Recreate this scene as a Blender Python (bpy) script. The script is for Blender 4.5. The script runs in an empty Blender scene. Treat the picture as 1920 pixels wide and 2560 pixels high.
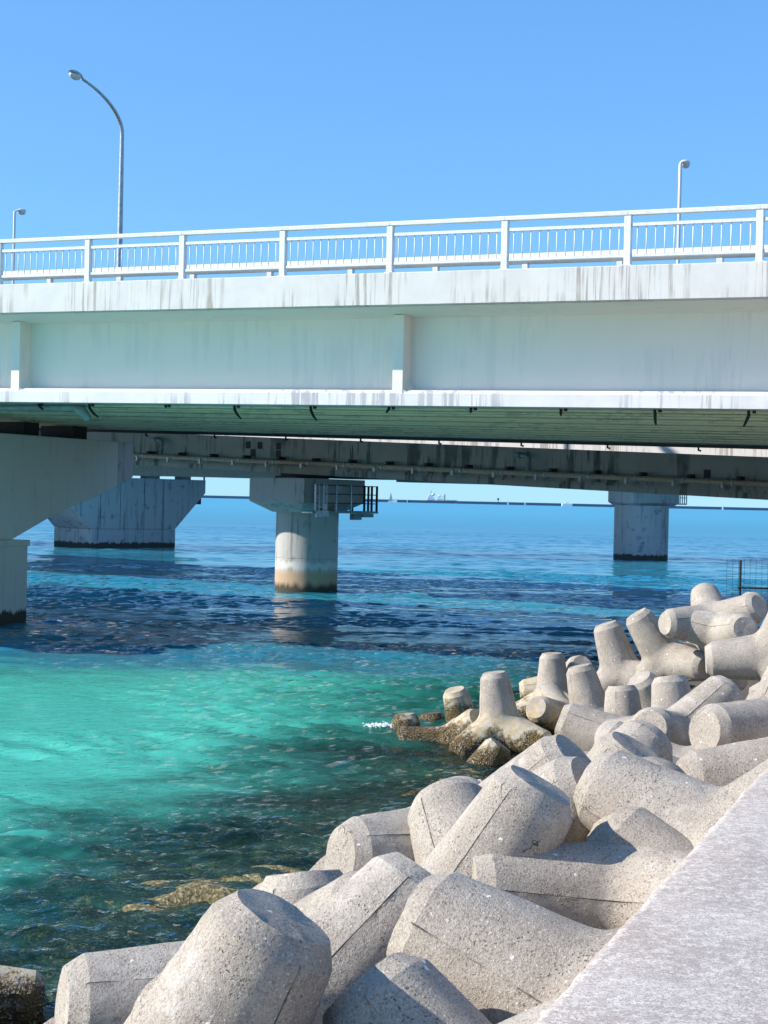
import bpy, bmesh, math, random
import numpy as np
from mathutils import Vector, Matrix, Quaternion, noise
random.seed(7)
S = bpy.context.scene
col = S.collection
PI = math.pi

# ---------------------------------------------------------------- camera, sky, sun, exposure
cam_d = bpy.data.cameras.new('camera'); cam = bpy.data.objects.new('camera', cam_d); col.objects.link(cam)
cam_d.sensor_fit = 'HORIZONTAL'; cam_d.sensor_width = 36.0; cam_d.lens = 36.0*3846/1920
cam_d.clip_start = 0.1; cam_d.clip_end = 40000
cam.matrix_world = Matrix.Translation((0, 0, 4.3)) @ Matrix.Rotation(math.radians(90-0.4916), 4, 'X') @ Matrix.Rotation(math.radians(1.283), 4, 'Z')
S.camera = cam
SUN_EL, SUN_AZ = 30.5, 265.5            # azimuth clockwise from +Y
w = bpy.data.worlds.new('World'); S.world = w; w.use_nodes = True
nt = w.node_tree; nt.nodes.clear()
sky = nt.nodes.new('ShaderNodeTexSky'); sky.sky_type = 'NISHITA'; sky.sun_disc = False
sky.sun_elevation = math.radians(SUN_EL); sky.sun_rotation = math.radians(SUN_AZ)
sky.air_density = 1.0; sky.dust_density = 0.0; sky.ozone_density = 3.0; sky.altitude = 0
gam = nt.nodes.new('ShaderNodeGamma'); gam.inputs['Gamma'].default_value = 0.60      # flatter brightness toward the horizon, as on this clear day
tin = nt.nodes.new('ShaderNodeMix'); tin.data_type = 'RGBA'; tin.blend_type = 'MULTIPLY'; tin.inputs[0].default_value = 1; tin.inputs[7].default_value = (1.00, 1.86, 2.84, 1)
bg = nt.nodes.new('ShaderNodeBackground'); bg.inputs['Strength'].default_value = 0.10
wo = nt.nodes.new('ShaderNodeOutputWorld')
nt.links.new(sky.outputs[0], gam.inputs['Color']); nt.links.new(gam.outputs[0], tin.inputs[6]); nt.links.new(tin.outputs[2], bg.inputs['Color']); nt.links.new(bg.outputs[0], wo.inputs['Surface'])
sd = bpy.data.lights.new('sun', 'SUN'); sd.energy = 5.0; sd.angle = math.radians(0.5); sd.color = (1.0, 0.93, 0.84)
so = bpy.data.objects.new('sun', sd); col.objects.link(so)
az, el = math.radians(SUN_AZ), math.radians(SUN_EL)
sdir = Vector((math.sin(az)*math.cos(el), math.cos(az)*math.cos(el), math.sin(el)))
so.rotation_euler = sdir.to_track_quat('Z', 'Y').to_euler(); so.location = (-30, 0, 40)
S.view_settings.view_transform = 'Standard'; S.view_settings.look = 'None'
S.view_settings.exposure = 0.52; S.view_settings.gamma = 1.0; S.view_settings.use_curve_mapping = False
S.render.engine = 'CYCLES'

# ---------------------------------------------------------------- helpers
def link(o, parent=None):
    col.objects.link(o)
    if parent is not None: o.parent = parent
    return o
def prop(o, label=None, cat=None, group=None, kind=None):
    if label: o['label'] = label
    if cat: o['category'] = cat
    if group: o['group'] = group
    if kind: o['kind'] = kind
    return o
def root(name, loc, rz, label, cat, group=None):
    o = bpy.data.objects.new(name, None); o.empty_display_size = .3
    o.location = loc; o.rotation_euler = (0, 0, rz); link(o)
    return prop(o, label, cat, group)
def mesh(name, verts, faces, m, parent=None, smooth=False, sharp=None):
    me = bpy.data.meshes.new(name); me.from_pydata([tuple(v) for v in verts], [], faces); me.update()
    bm = bmesh.new(); bm.from_mesh(me); bmesh.ops.recalc_face_normals(bm, faces=bm.faces); bm.to_mesh(me); bm.free()
    if m: me.materials.append(m)
    if smooth or sharp:
        me.polygons.foreach_set('use_smooth', [True]*len(me.polygons))
        if sharp: me.set_sharp_from_angle(angle=math.radians(sharp))
    o = bpy.data.objects.new(name, me)
    return link(o, parent)
class MB:
    def __init__(s): s.v = []; s.f = []
    def add(s, v, f):
        n = len(s.v); s.v += [tuple(x) for x in v]; s.f += [tuple(i+n for i in q) for q in f]; return s
    def hexa(s, p):      # 8 points: bottom ring 0-3, top ring 4-7
        return s.add(p, [(0,3,2,1),(4,5,6,7),(0,1,5,4),(1,2,6,5),(2,3,7,6),(3,0,4,7)])
    def box(s, x0, x1, y0, y1, z0, z1):
        return s.hexa([(x0,y0,z0),(x1,y0,z0),(x1,y1,z0),(x0,y1,z0),(x0,y0,z1),(x1,y0,z1),(x1,y1,z1),(x0,y1,z1)])
    def prism(s, prof, us, fz):     # profile [(v,z)], stations us, fz(u,v,z)->z ; long extrusion along u
        n = len(prof); vs = []
        for u in us:
            for (v, z) in prof: vs.append((u, v, fz(u, v, z)))
        fs = []
        for k in range(len(us)-1):
            for i in range(n):
                j = (i+1) % n; fs.append((k*n+i, k*n+j, (k+1)*n+j, (k+1)*n+i))
        fs.append(tuple(range(n))); fs.append(tuple((len(us)-1)*n+i for i in reversed(range(n))))
        return s.add(vs, fs)
    def tube(s, pts, rad, seg=10, cap=True):
        pts = [Vector(p) for p in pts]; n = len(pts); vs = []
        if not hasattr(rad, '__len__'): rad = [rad]*n
        prev = None
        for i, p in enumerate(pts):
            d = (pts[min(i+1, n-1)]-pts[max(i-1, 0)]).normalized()
            if prev is None:
                a = d.orthogonal().normalized()
            else:
                a = (prev-d*prev.dot(d)).normalized()
            prev = a; b = d.cross(a)
            for k in range(seg):
                t = 2*PI*k/seg; vs.append(p+(a*math.cos(t)+b*math.sin(t))*rad[i])
        fs = [(i*seg+k, i*seg+(k+1) % seg, (i+1)*seg+(k+1) % seg, (i+1)*seg+k) for i in range(n-1) for k in range(seg)]
        if cap: fs += [tuple(reversed(range(seg))), tuple((n-1)*seg+k for k in range(seg))]
        return s.add(vs, fs)
    def build(s, name, m, parent=None, bevel=0, smooth=False, sharp=None):
        o = mesh(name, s.v, s.f, m, parent, smooth, sharp)
        if bevel:
            bm = bmesh.new(); bm.from_mesh(o.data)
            bmesh.ops.bevel(bm, geom=[e for e in bm.edges if len(e.link_faces) == 2 and e.calc_face_angle() > .5], offset=bevel, segments=1, affect='EDGES')
            bm.to_mesh(o.data); bm.free()
        return o
def inst(src, name, loc, parent=None, rot=None):
    o = bpy.data.objects.new(name, src.data); o.location = loc
    if rot: o.rotation_euler = rot
    return link(o, parent)

# ---------------------------------------------------------------- materials
class NT:
    def __init__(s, name, rough=.8, spec=.3):
        s.m = bpy.data.materials.new(name); s.m.use_nodes = True; s.t = s.m.node_tree
        s.b = s.t.nodes['Principled BSDF']; s.b.inputs['Roughness'].default_value = rough
        s.b.inputs['Specular IOR Level'].default_value = spec
        s.out = s.t.nodes['Material Output']
    def n(s, ty, **k):
        x = s.t.nodes.new(ty)
        for a, v in k.items(): setattr(x, a, v)
        return x
    def l(s, a, b): s.t.links.new(a, b)
    def coord(s, kind='Object'):
        if kind == 'World': return s.n('ShaderNodeNewGeometry').outputs['Position']
        return s.n('ShaderNodeTexCoord').outputs[kind]
    def mapping(s, src, scale=(1,1,1), rot=(0,0,0), loc=(0,0,0)):
        x = s.n('ShaderNodeMapping'); x.inputs['Scale'].default_value = scale; x.inputs['Rotation'].default_value = rot; x.inputs['Location'].default_value = loc
        s.l(src, x.inputs['Vector']); return x.outputs[0]
    def noise(s, vec, scale, detail=3, rough=.5, dist=0):
        x = s.n('ShaderNodeTexNoise'); x.inputs['Scale'].default_value = scale; x.inputs['Detail'].default_value = detail
        x.inputs['Roughness'].default_value = rough; x.inputs['Distortion'].default_value = dist
        s.l(vec, x.inputs['Vector']); return x.outputs['Fac']
    def voro(s, vec, scale, feature='F1', rnd=1):
        x = s.n('ShaderNodeTexVoronoi', feature=feature); x.inputs['Scale'].default_value = scale; x.inputs['Randomness'].default_value = rnd
        s.l(vec, x.inputs['Vector']); return x
    def math(s, op, a, b=0, c=None, clamp=False):
        x = s.n('ShaderNodeMath', operation=op, use_clamp=clamp)
        for i, v in enumerate((a, b, c)):
            if v is None: continue
            if isinstance(v, (int, float)): x.inputs[i].default_value = v
            else: s.l(v, x.inputs[i])
        return x.outputs[0]
    def ramp(s, fac, a, b, lo=0., hi=1.):
        x = s.n('ShaderNodeMapRange'); x.interpolation_type = 'SMOOTHSTEP'
        x.inputs['From Min'].default_value = a; x.inputs['From Max'].default_value = b
        x.inputs['To Min'].default_value = lo; x.inputs['To Max'].default_value = hi
        s.l(fac, x.inputs['Value']); return x.outputs[0]
    def mix(s, fac, a, b, blend='MIX'):
        x = s.n('ShaderNodeMix', data_type='RGBA', blend_type=blend)
        for k, v in ((0, fac), (6, a), (7, b)):
            if isinstance(v, (int, float)): x.inputs[k].default_value = v
            elif isinstance(v, tuple): x.inputs[k].default_value = (*v, 1)
            else: s.l(v, x.inputs[k])
        return x.outputs[2]
    def sep(s, vec):
        x = s.n('ShaderNodeSeparateXYZ'); s.l(vec, x.inputs[0]); return x.outputs
    def color(s, c):
        if isinstance(c, tuple): s.b.inputs['Base Color'].default_value = (*c, 1)
        else: s.l(c, s.b.inputs['Base Color'])
    def bump(s, h, strength=1., dist=.01, tgt=None):
        x = s.n('ShaderNodeBump'); x.inputs['Strength'].default_value = strength; x.inputs['Distance'].default_value = dist
        s.l(h, x.inputs['Height'])
        if tgt is None: s.l(x.outputs[0], s.b.inputs['Normal'])
        return x.outputs[0]

def streaked(name, base, stain, amount=.5, streak=1.0, rough=.7, freq=2.2, tint=None, bump=.004):
    """pale painted or bare concrete with vertical rain streaks (local Z is up) and blotches"""
    k = NT(name, rough); v = k.coord()
    st = k.noise(k.mapping(v, (freq, freq, .10)), 2.2, 5, .65)
    st2 = k.noise(k.mapping(v, (freq*3.5, freq*3.5, .25)), 2.0, 3, .6)
    patch = k.noise(v, .45, 3, .55)
    f = k.math('MULTIPLY', k.ramp(st, .50, .60), k.ramp(patch, .40, .56))
    f = k.math('ADD', f, k.math('MULTIPLY', k.ramp(st2, .56, .68), k.ramp(patch, .45, .6)), clamp=True)
    c = k.mix(k.math('MULTIPLY', f, amount*streak, clamp=True), base, stain)
    bl = k.noise(v, 1.3, 5, .6)
    c = k.mix(k.ramp(bl, .35, .75, 0, amount*.5), c, tuple(x*.78 for x in base))
    if tint: c = k.mix(k.ramp(k.noise(v, .8, 2), .45, .7, 0, .6), c, tint)
    k.color(c); k.bump(k.noise(v, 38, 4, .6), .5, bump)
    return k.m
M = {}
M['parapet'] = streaked('parapet_concrete', (.64,.615,.585), (.25,.205,.165), 1.0, freq=2.6, streak=.75)
M['girder'] = streaked('girder_paint', (.80,.735,.655), (.50,.50,.53), .22, freq=1.3, rough=.55)
M['lip'] = streaked('girder_flange_paint', (.68,.66,.66), (.40,.385,.41), 1.0, freq=2.2, streak=1.3, rough=.55)
M['soffit'] = streaked('soffit_paint', (.52,.55,.40), (.26,.30,.26), .6, freq=1., rough=.6)
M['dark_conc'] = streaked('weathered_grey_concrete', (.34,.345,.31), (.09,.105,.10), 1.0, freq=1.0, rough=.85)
M['white_metal'] = streaked('white_painted_metal', (.74,.74,.73), (.5,.48,.45), .35, freq=4, rough=.4, bump=.0005)
M['rail_metal'] = streaked('guard_pipe_paint', (.74,.73,.70), (.5,.47,.43), .35, freq=4, rough=.45, bump=.0005)
def flat(name, c, rough=.6, metal=0.):
    k = NT(name, rough); v = k.coord(); k.color(k.mix(k.ramp(k.noise(v, 9, 3), .35, .7), c, tuple(x*.75 for x in c)))
    k.b.inputs['Metallic'].default_value = metal; return k.m
M['galv'] = flat('galvanised_steel', (.42,.45,.48), .45, .5)
M['black'] = flat('black_rubber', (.015,.015,.016), .7)
M['pipe'] = flat('brown_conduit', (.46,.34,.24), .6)
M['clip'] = flat('zinc_clip', (.45,.50,.52), .5, .3)
M['dark_steel'] = flat('dark_steel', (.02,.022,.03), .6)
M['glass'] = flat('lamp_glass', (.62,.62,.58), .3)
M['asphalt'] = flat('asphalt', (.05,.05,.052), .9)
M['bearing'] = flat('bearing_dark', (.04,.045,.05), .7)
M['teal_steel'] = flat('faded_green_steel', (.22,.30,.30), .6)

def pier_mat(name, base, dark, ochre=None, zw=.9):
    """pier concrete: damp runs, formwork joints handled as geometry, tidal band by world height"""
    k = NT(name, .85); v = k.coord(); W = k.coord('World'); z = k.sep(W)[2]
    run = k.noise(k.mapping(v, (1.7, 1.7, .16)), 1.6, 6, .7)
    blot = k.noise(v, 1.1, 6, .65)
    f = k.math('MAXIMUM', k.ramp(run, .52, .66), k.ramp(blot, .56, .68))
    c = k.mix(k.math('MULTIPLY', f, .75), base, dark)
    n = k.noise(k.mapping(v, (2.5, 2.5, .6)), 2, 4)
    zz = k.math('ADD', z, k.math('MULTIPLY', k.math('SUBTRACT', n, .5), .5))
    if ochre:
        c = k.mix(k.math('MULTIPLY', k.ramp(zz, 1.45, 1.25), k.ramp(zz, .95, 1.15)), c, (.62,.60,.55))
        c = k.mix(k.ramp(zz, 1.1, .75), c, ochre)
    c = k.mix(k.ramp(zz, zw*.55 if ochre else zw, .15 if ochre else zw*.7), c, (.065,.055,.04))
    k.color(c); k.bump(k.noise(v, 22, 5, .6), .6, .01)
    return k.m
M['pier_near'] = pier_mat('near_pier_concrete', (.62,.64,.55), (.54,.55,.48), None, .5)
M['pier_mid'] = pier_mat('middle_pier_concrete', (.46,.45,.42), (.20,.19,.18), (.47,.335,.215), .9)
M['pier_far'] = pier_mat('far_pier_concrete', (.42,.43,.43), (.15,.16,.18), None, .45)

def tetra_mat():
    k = NT('tetrapod_concrete', .92, .2); vo = k.coord(); W = k.coord('World'); z = k.sep(W)[2]
    oi = k.n('ShaderNodeObjectInfo')
    add = k.n('ShaderNodeVectorMath', operation='ADD'); k.l(vo, add.inputs[0])
    sc = k.n('ShaderNodeVectorMath', operation='SCALE'); k.l(oi.outputs['Random'], sc.inputs['Scale']); sc.inputs[0].default_value = (37, 71, 53)
    k.l(sc.outputs[0], add.inputs[1]); v = add.outputs[0]
    big = k.noise(v, 2.6, 5, .6); mid = k.noise(v, 11, 5, .65); fine = k.noise(v, 85, 4, .75); grit = k.noise(v, 190, 2, .6)
    c = k.mix(k.ramp(big, .35, .68), (.47,.41,.34), (.35,.30,.245))
    c = k.mix(k.math('MULTIPLY', k.ramp(oi.outputs['Random'], 0, 1), .55), c, k.mix(.4, c, (.52,.48,.42)))
    c = k.mix(k.ramp(fine, .46, .64, .0, .7), c, (.18,.15,.12))
    # lichen bleached crust
    cr = k.math('MULTIPLY', k.ramp(mid, .46, .60), k.ramp(k.noise(v, 1.7, 3), .50, .68))
    c = k.mix(k.math('MULTIPLY', cr, .5), c, (.64,.60,.53))
    # shell and pebble aggregate
    vw = k.n('ShaderNodeVectorMath', operation='ADD'); nw_ = k.n('ShaderNodeTexNoise'); nw_.inputs['Scale'].default_value = 45; k.l(v, nw_.inputs['Vector']); sw_ = k.n('ShaderNodeVectorMath', operation='SCALE'); sw_.inputs['Scale'].default_value = .035; k.l(nw_.outputs['Color'], sw_.inputs[0]); k.l(v, vw.inputs[0]); k.l(sw_.outputs[0], vw.inputs[1]); vd = vw.outputs[0]
    sp = k.voro(vd, 62); sp2 = k.voro(vd, 21)
    pick = k.sep(sp.outputs['Color'])[0]; pick2 = k.sep(sp2.outputs['Color'])[0]
    f1 = k.math('MULTIPLY', k.ramp(sp.outputs['Distance'], .34, .22), k.math('GREATER_THAN', pick, .42))
    f2 = k.math('MULTIPLY', k.ramp(sp2.outputs['Distance'], .26, .18), k.math('GREATER_THAN', pick2, .955))
    c = k.mix(k.math('MULTIPLY', f1, .75), c, k.mix(k.sep(sp.outputs['Color'])[1], (.72,.68,.60), (.50,.42,.33)))
    c = k.mix(f2, c, (.80,.79,.76))
    # pits
    pv = k.voro(vd, 66); pp = k.sep(pv.outputs['Color'])[2]
    pits = k.math('MULTIPLY', k.math('MULTIPLY', k.ramp(pv.outputs['Distance'], .36, .18), k.math('GREATER_THAN', pp, .6)), k.ramp(k.noise(v, 5, 3), .40, .62))
    c = k.mix(k.math('MULTIPLY', pits, .75), c, (.10,.085,.07))
    # hairline cracks
    cv = k.voro(k.mapping(k.n('ShaderNodeVectorMath', operation='ADD').outputs[0], (1,1,1)), 1.6, 'DISTANCE_TO_EDGE')
    wob = k.n('ShaderNodeVectorMath', operation='ADD'); nv = k.n('ShaderNodeTexNoise'); nv.inputs['Scale'].default_value = 7; nv.inputs['Detail'].default_value = 5
    k.l(v, nv.inputs['Vector']); sv = k.n('ShaderNodeVectorMath', operation='SCALE'); sv.inputs['Scale'].default_value = .22; k.l(nv.outputs['Color'], sv.inputs[0])
    k.l(v, wob.inputs[0]); k.l(sv.outputs[0], wob.inputs[1]); k.l(wob.outputs[0], cv.inputs['Vector'])
    crack = k.math('MULTIPLY', k.ramp(cv.outputs['Distance'], .006, .0015), k.ramp(k.noise(v, 2.1, 2), .62, .68))
    c = k.mix(k.math('MULTIPLY', crack, .8), c, (.07,.06,.05))
    # dirt in the formwork seam (attribute baked on the mesh)
    at = k.n('ShaderNodeAttribute', attribute_name='seam'); seam = k.math('MULTIPLY', at.outputs['Fac'], k.ramp(k.noise(v, 3, 4), .47, .58))
    c = k.mix(k.math('MULTIPLY', seam, .85), c, (.05,.043,.036))
    # tidal zone: ochre, then black-brown barnacle crust
    zz = k.math('ADD', z, k.math('MULTIPLY', k.math('SUBTRACT', big, .5), .9))
    zz = k.math('ADD', zz, k.math('MULTIPLY', k.math('SUBTRACT', mid, .5), .5))
    c = k.mix(k.math('MULTIPLY', k.ramp(zz, .78, .48), .8), c, k.mix(k.ramp(mid, .4, .6), (.50,.38,.20), (.58,.52,.40)))
    barn = k.ramp(zz, .42, .18)
    bvor = k.voro(vd, 34); bc = k.mix(k.ramp(bvor.outputs['Distance'], .2, .5), (.50,.43,.27), (.075,.05,.025))
    bc = k.mix(k.ramp(k.noise(v, 6, 3), .45, .62), bc, (.16,.10,.035))
    c = k.mix(barn, c, bc)
    k.color(c)
    h = k.math('ADD', k.math('MULTIPLY', mid, .9), k.math('MULTIPLY', fine, .45))
    h = k.math('ADD', h, k.math('MULTIPLY', grit, .16))
    h = k.math('SUBTRACT', h, k.math('MULTIPLY', pits, .55))
    h = k.math('ADD', h, k.math('MULTIPLY', f1, .12))
    h = k.math('SUBTRACT', h, k.math('MULTIPLY', crack, .8))
    h = k.math('ADD', h, k.math('MULTIPLY', k.math('MULTIPLY', barn, bvor.outputs['Distance']), -2.5))
    k.bump(h, .9, .014)
    k.l(k.ramp(zz, .35, .1, .92, .35), k.b.inputs['Roughness'])
    return k.m
M['tetra'] = tetra_mat()

def wall_mat():
    k = NT('sea_wall_concrete', .92, .2); v = k.coord('World')
    big = k.noise(v, 1.4, 5, .6); mid = k.noise(v, 26, 6, .8); fine = k.noise(v, 95, 4, .75); grit = k.noise(v, 220, 2)
    c = k.mix(k.ramp(mid, .42, .60), (.45,.385,.33), (.72,.64,.56))
    st = k.noise(k.mapping(v, (6, 6, 6), rot=(0,0,-.38)), 1, 6, .8)
    c = k.mix(k.ramp(st, .48, .60, 0, .7), c, (.42,.345,.30))
    c = k.mix(k.ramp(big, .45, .7, 0, .5), c, (.72,.65,.58))
    c = k.mix(k.ramp(fine, .48, .62, 0, .7), c, (.28,.235,.20))
    sp = k.voro(v, 55); f = k.math('MULTIPLY', k.ramp(sp.outputs['Distance'], .35, .2), k.math('GREATER_THAN', k.sep(sp.outputs['Color'])[0], .7))
    c = k.mix(k.math('MULTIPLY', f, .6), c, (.72,.71,.68))
    k.color(c)
    h = k.math('ADD', k.math('MULTIPLY', mid, .5), k.math('ADD', k.math('MULTIPLY', fine, .5), k.math('MULTIPLY', grit, .25)))
    k.bump(h, .8, .008); return k.m
M['wall'] = wall_mat()
def weed_mat():
    k = NT('weed_covered_rock', .5, .4); v = k.coord()
    a = k.noise(v, 5, 5, .7); b = k.noise(v, 19, 4, .7)
    c = k.mix(k.ramp(a, .4, .6), (.20,.145,.05), (.085,.075,.022)); c = k.mix(k.ramp(b, .48, .62), c, (.48,.39,.19))
    k.color(c); k.bump(k.math('ADD', a, b), 1, .05); return k.m
M['weed'] = weed_mat()
def bed_mat():
    k = NT('seabed', .9, .1); v = k.coord('World')
    a = k.noise(v, .9, 5, .65); b = k.noise(v, 4, 4, .65)
    c = k.mix(k.ramp(a, .42, .58), (.26,.24,.13), (.07,.055,.02)); c = k.mix(k.ramp(b, .5, .66), c, (.34,.27,.12))
    k.color(c); k.bump(b, 1, .2); return k.m
M['bed'] = bed_mat()
M['rubble'] = flat('rubble_stone', (.10,.09,.08), .9)

def water_mat():
    k = NT('sea_water'); k.t.nodes.remove(k.b); W = k.coord('World'); X, Y, Z = k.sep(W)
    # w: metres off the sea wall, s: metres along it
    wv = k.math('ADD', k.math('MULTIPLY', k.math('SUBTRACT', X, .48), -.929), k.math('MULTIPLY', k.math('SUBTRACT', Y, 4.27), .371))
    warp = k.noise(k.mapping(W, (.13, .16, 1)), 1, 7, .6)
    warp2 = k.noise(k.mapping(W, (.45, .9, 1)), 1, 6, .65)
    ww = k.math('ADD', wv, k.math('MULTIPLY', k.math('SUBTRACT', warp, .5), 6.5))
    ww = k.math('ADD', ww, k.math('MULTIPLY', k.math('SUBTRACT', warp2, .5), 5))
    # body colour: weedy green margin, turquoise sand basin, darker weed bed, blue open sea
    wb = k.math('SUBTRACT', ww, k.math('MULTIPLY', k.math('SUBTRACT', Y, 19), .20))
    basin = k.mix(k.ramp(wb, 7.6, 11.6), (.024,.20,.155), (.07,.47,.355))
    yy = k.math('ADD', Y, k.math('MULTIPLY', k.math('ADD', k.math('MULTIPLY', k.math('SUBTRACT', warp, .5), 10), k.math('MULTIPLY', k.math('SUBTRACT', warp2, .5), 9)), 1))
    deep = k.mix(k.ramp(yy, 50, 74), (.05,.25,.36), (.022,.27,.37))
    deep = k.mix(k.ramp(yy, 54, 45), deep, (.03,.16,.205))
    deep = k.mix(k.ramp(k.noise(k.mapping(W, (.03, .09, 1)), 1, 4), .45, .62, 0, .6), deep, (.012,.20,.34))
    deep = k.mix(k.ramp(Y, 130, 600, 0, .8), deep, (.03,.37,.54))
    body = k.mix(k.ramp(yy, 34, 40.5), basin, deep)
    # finest ripples (metres); the waves themselves are geometry
    m3 = k.noise(k.mapping(W, (.7, 1.5, 1), rot=(0,0,.12)), 6.5, 4, .6, .3)
    h = k.math('MULTIPLY', m3, k.ramp(Y, 22, 60, .050, 0))
    nrm = k.bump(h, 1.0, 1.0, tgt=0)
    dif = k.n('ShaderNodeBsdfDiffuse'); k.l(body, dif.inputs['Color'])
    tr = k.n('ShaderNodeBsdfTransparent'); tr.inputs['Color'].default_value = (.66,.84,.72,1)
    clr = k.n('ShaderNodeMixShader'); k.l(k.ramp(ww, 7.0, 12.0, .05, 1.0), clr.inputs[0]); k.l(tr.outputs[0], clr.inputs[1]); k.l(dif.outputs[0], clr.inputs[2])
    gl = k.n('ShaderNodeBsdfGlossy'); k.l(k.math('ADD', k.ramp(Y, 25, 130, .03, .16), k.ramp(Y, 150, 230, 0, .16)), gl.inputs['Roughness']); k.l(nrm, gl.inputs['Normal'])
    fr = k.n('ShaderNodeFresnel'); fr.inputs['IOR'].default_value = 1.33; k.l(nrm, fr.inputs['Normal'])
    mx = k.n('ShaderNodeMixShader'); k.l(k.math('MINIMUM', fr.outputs[0], k.ramp(Y, 90, 260, .9, .42)), mx.inputs[0]); k.l(clr.outputs[0], mx.inputs[1]); k.l(gl.outputs[0], mx.inputs[2])
    k.l(mx.outputs[0], k.out.inputs['Surface']); return k.m
M['water'] = water_mat()

# ---------------------------------------------------------------- setting: sea, bed, wall, slope
D = Vector((.371, .929, 0)); N = Vector((-.929, .371, 0)); P0 = Vector((.48, 4.27, 0))     # along the wall, offshore
def ws(s_, w_, z_=0): p = P0+D*s_+N*w_; return Vector((p.x, p.y, z_))
rs = np.random.RandomState(11)
NWAVE = 120
lam = np.exp(rs.uniform(np.log(.17), np.log(2.6), NWAVE)); wth = rs.normal(math.radians(262), math.radians(30), NWAVE); wph = rs.uniform(0, 2*PI, NWAVE)
slope = .042*np.where(lam > 1.0, .40, 1.0)*np.where(lam < .45, 1.25, 1.)
def sea_height(X, Y, cell):
    Z = np.zeros_like(X)
    # wind patches: slicks and ruffled water
    pt = np.zeros_like(X)
    for (kx, ky, p) in ((.21,.47,0),(.11,-.72,1.3),(-.33,.33,2.1),(.05,.25,4.),(.45,1.3,.7),(-.6,1.7,5.1)): pt += np.sin(kx*X+ky*Y+p+1.5*np.sin(.13*X-.21*Y+p))
    amp = .30+.95/(1+np.exp(-(pt+.6)*2.2))
    wv = -(X-.48)*.929+(Y-4.27)*.371
    calm = 1-.72*np.clip((wv-12.)/5, 0, 1)*np.clip((43-Y)/6, 0, 1)
    amp = amp*calm
    for l, t, p, s_ in zip(lam, wth, wph, slope):
        if l < 2.3*cell: continue
        k = 2*PI/l; ph = k*(X*math.cos(t)+Y*math.sin(t))+p+.6*np.sin(.8*k*.31*(X*math.sin(t)-Y*math.cos(t))+p*3)
        Z += s_/k*(np.sin(ph)+.18*np.cos(2*ph))
    return Z*amp
V_, F_, nv = [], [], 0
for (x0, x1, y0, y1, cx, cy) in ((-13, 9, 7, 22.05, .07, .065), (-22, 18, 22, 45.1, .11, .10), (-38, 36, 45, 92.2, .19, .17), (-70, 70, 92, 210, .42, .38)):
    nx, ny = int((x1-x0)/cx)+1, int((y1-y0)/cy)+1
    xs, ys = np.linspace(x0, x1, nx), np.linspace(y0, y1, ny); X, Y = np.meshgrid(xs, ys)
    Z = sea_height(X, Y, cx)
    edge = np.minimum.reduce([np.clip((X-x0)/1.5, 0, 1), np.clip((x1-X)/1.5, 0, 1)]); Z *= edge
    V_.append(np.stack([X, Y, Z], -1).reshape(-1, 3)); i = np.arange(nx*ny).reshape(ny, nx)+nv
    F_.append(np.stack([i[:-1, :-1], i[:-1, 1:], i[1:, 1:], i[1:, :-1]], -1).reshape(-1, 4)); nv += nx*ny
def quad(x0, x1, y0, y1):
    global nv
    V_.append(np.array([(x0,y0,0),(x1,y0,0),(x1,y1,0),(x0,y1,0)], float)); F_.append(np.array([[nv, nv+1, nv+2, nv+3]])); nv += 4
quad(-9000, 9000, -60, 7); quad(-9000, -13, 7, 22); quad(9, 9000, 7, 22); quad(-9000, -22, 22, 45); quad(18, 9000, 22, 45)
quad(-9000, -38, 45, 92); quad(36, 9000, 45, 92); quad(-9000, -70, 92, 210); quad(70, 9000, 92, 210); quad(-9000, 9000, 210, 14000)
V_ = np.concatenate(V_); F_ = np.concatenate(F_)
me = bpy.data.meshes.new('sea_water'); me.vertices.add(len(V_)); me.vertices.foreach_set('co', V_.ravel()); me.loops.add(F_.size); me.loops.foreach_set('vertex_index', F_.ravel().astype(np.int32))
me.polygons.add(len(F_)); me.polygons.foreach_set('loop_start', np.arange(0, F_.size, 4, dtype=np.int32)); me.polygons.foreach_set('use_smooth', [True]*len(F_)); me.update(calc_edges=True); me.validate()
me.materials.append(M['water']); sea = link(bpy.data.objects.new('sea_water', me)); prop(sea, kind='structure')
vs, fs = [], []; nu, nw = 90, 60
for i in range(nu):
    for j in range(nw):
        s_ = -14+i*1.2; w_ = -2+j*.8
        z_ = -0.12-max(0, w_-6.5)*.15+.35*noise.noise(Vector((s_*.5, w_*.5, 1)))+.18*noise.noise(Vector((s_*1.7, w_*1.7, 4)))
        vs.append(ws(s_, w_, max(z_, -3.4)))
for i in range(nu-1):
    for j in range(nw-1): fs.append((i*nw+j, i*nw+j+1, (i+1)*nw+j+1, (i+1)*nw+j))
prop(mesh('seabed', vs, fs, M['bed'], smooth=True), kind='structure')
prop(mesh('deep_seabed', [(-400,-60,-3.6),(400,-60,-3.6),(400,500,-3.6),(-400,500,-3.6)], [(0,1,2,3)], M['bed']), kind='structure')
# rubble slope under the blocks
vs, fs = [], []; nu, nw = 110, 26
for i in range(nu):
    for j in range(nw):
        s_ = -10+i*.75; w_ = -.2+j*.36
        z_ = 1.35-w_*.235+.16*noise.noise(Vector((s_*2.1, w_*2.1, 3)))+.10*noise.noise(Vector((s_*6, w_*6, 9)))
        vs.append(ws(s_, w_, z_))
for i in range(nu-1):
    for j in range(nw-1): fs.append((i*nw+j, i*nw+j+1, (i+1)*nw+j+1, (i+1)*nw+j))
prop(mesh('rubble_slope', vs, fs, M['rubble'], smooth=True), kind='structure')
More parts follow.
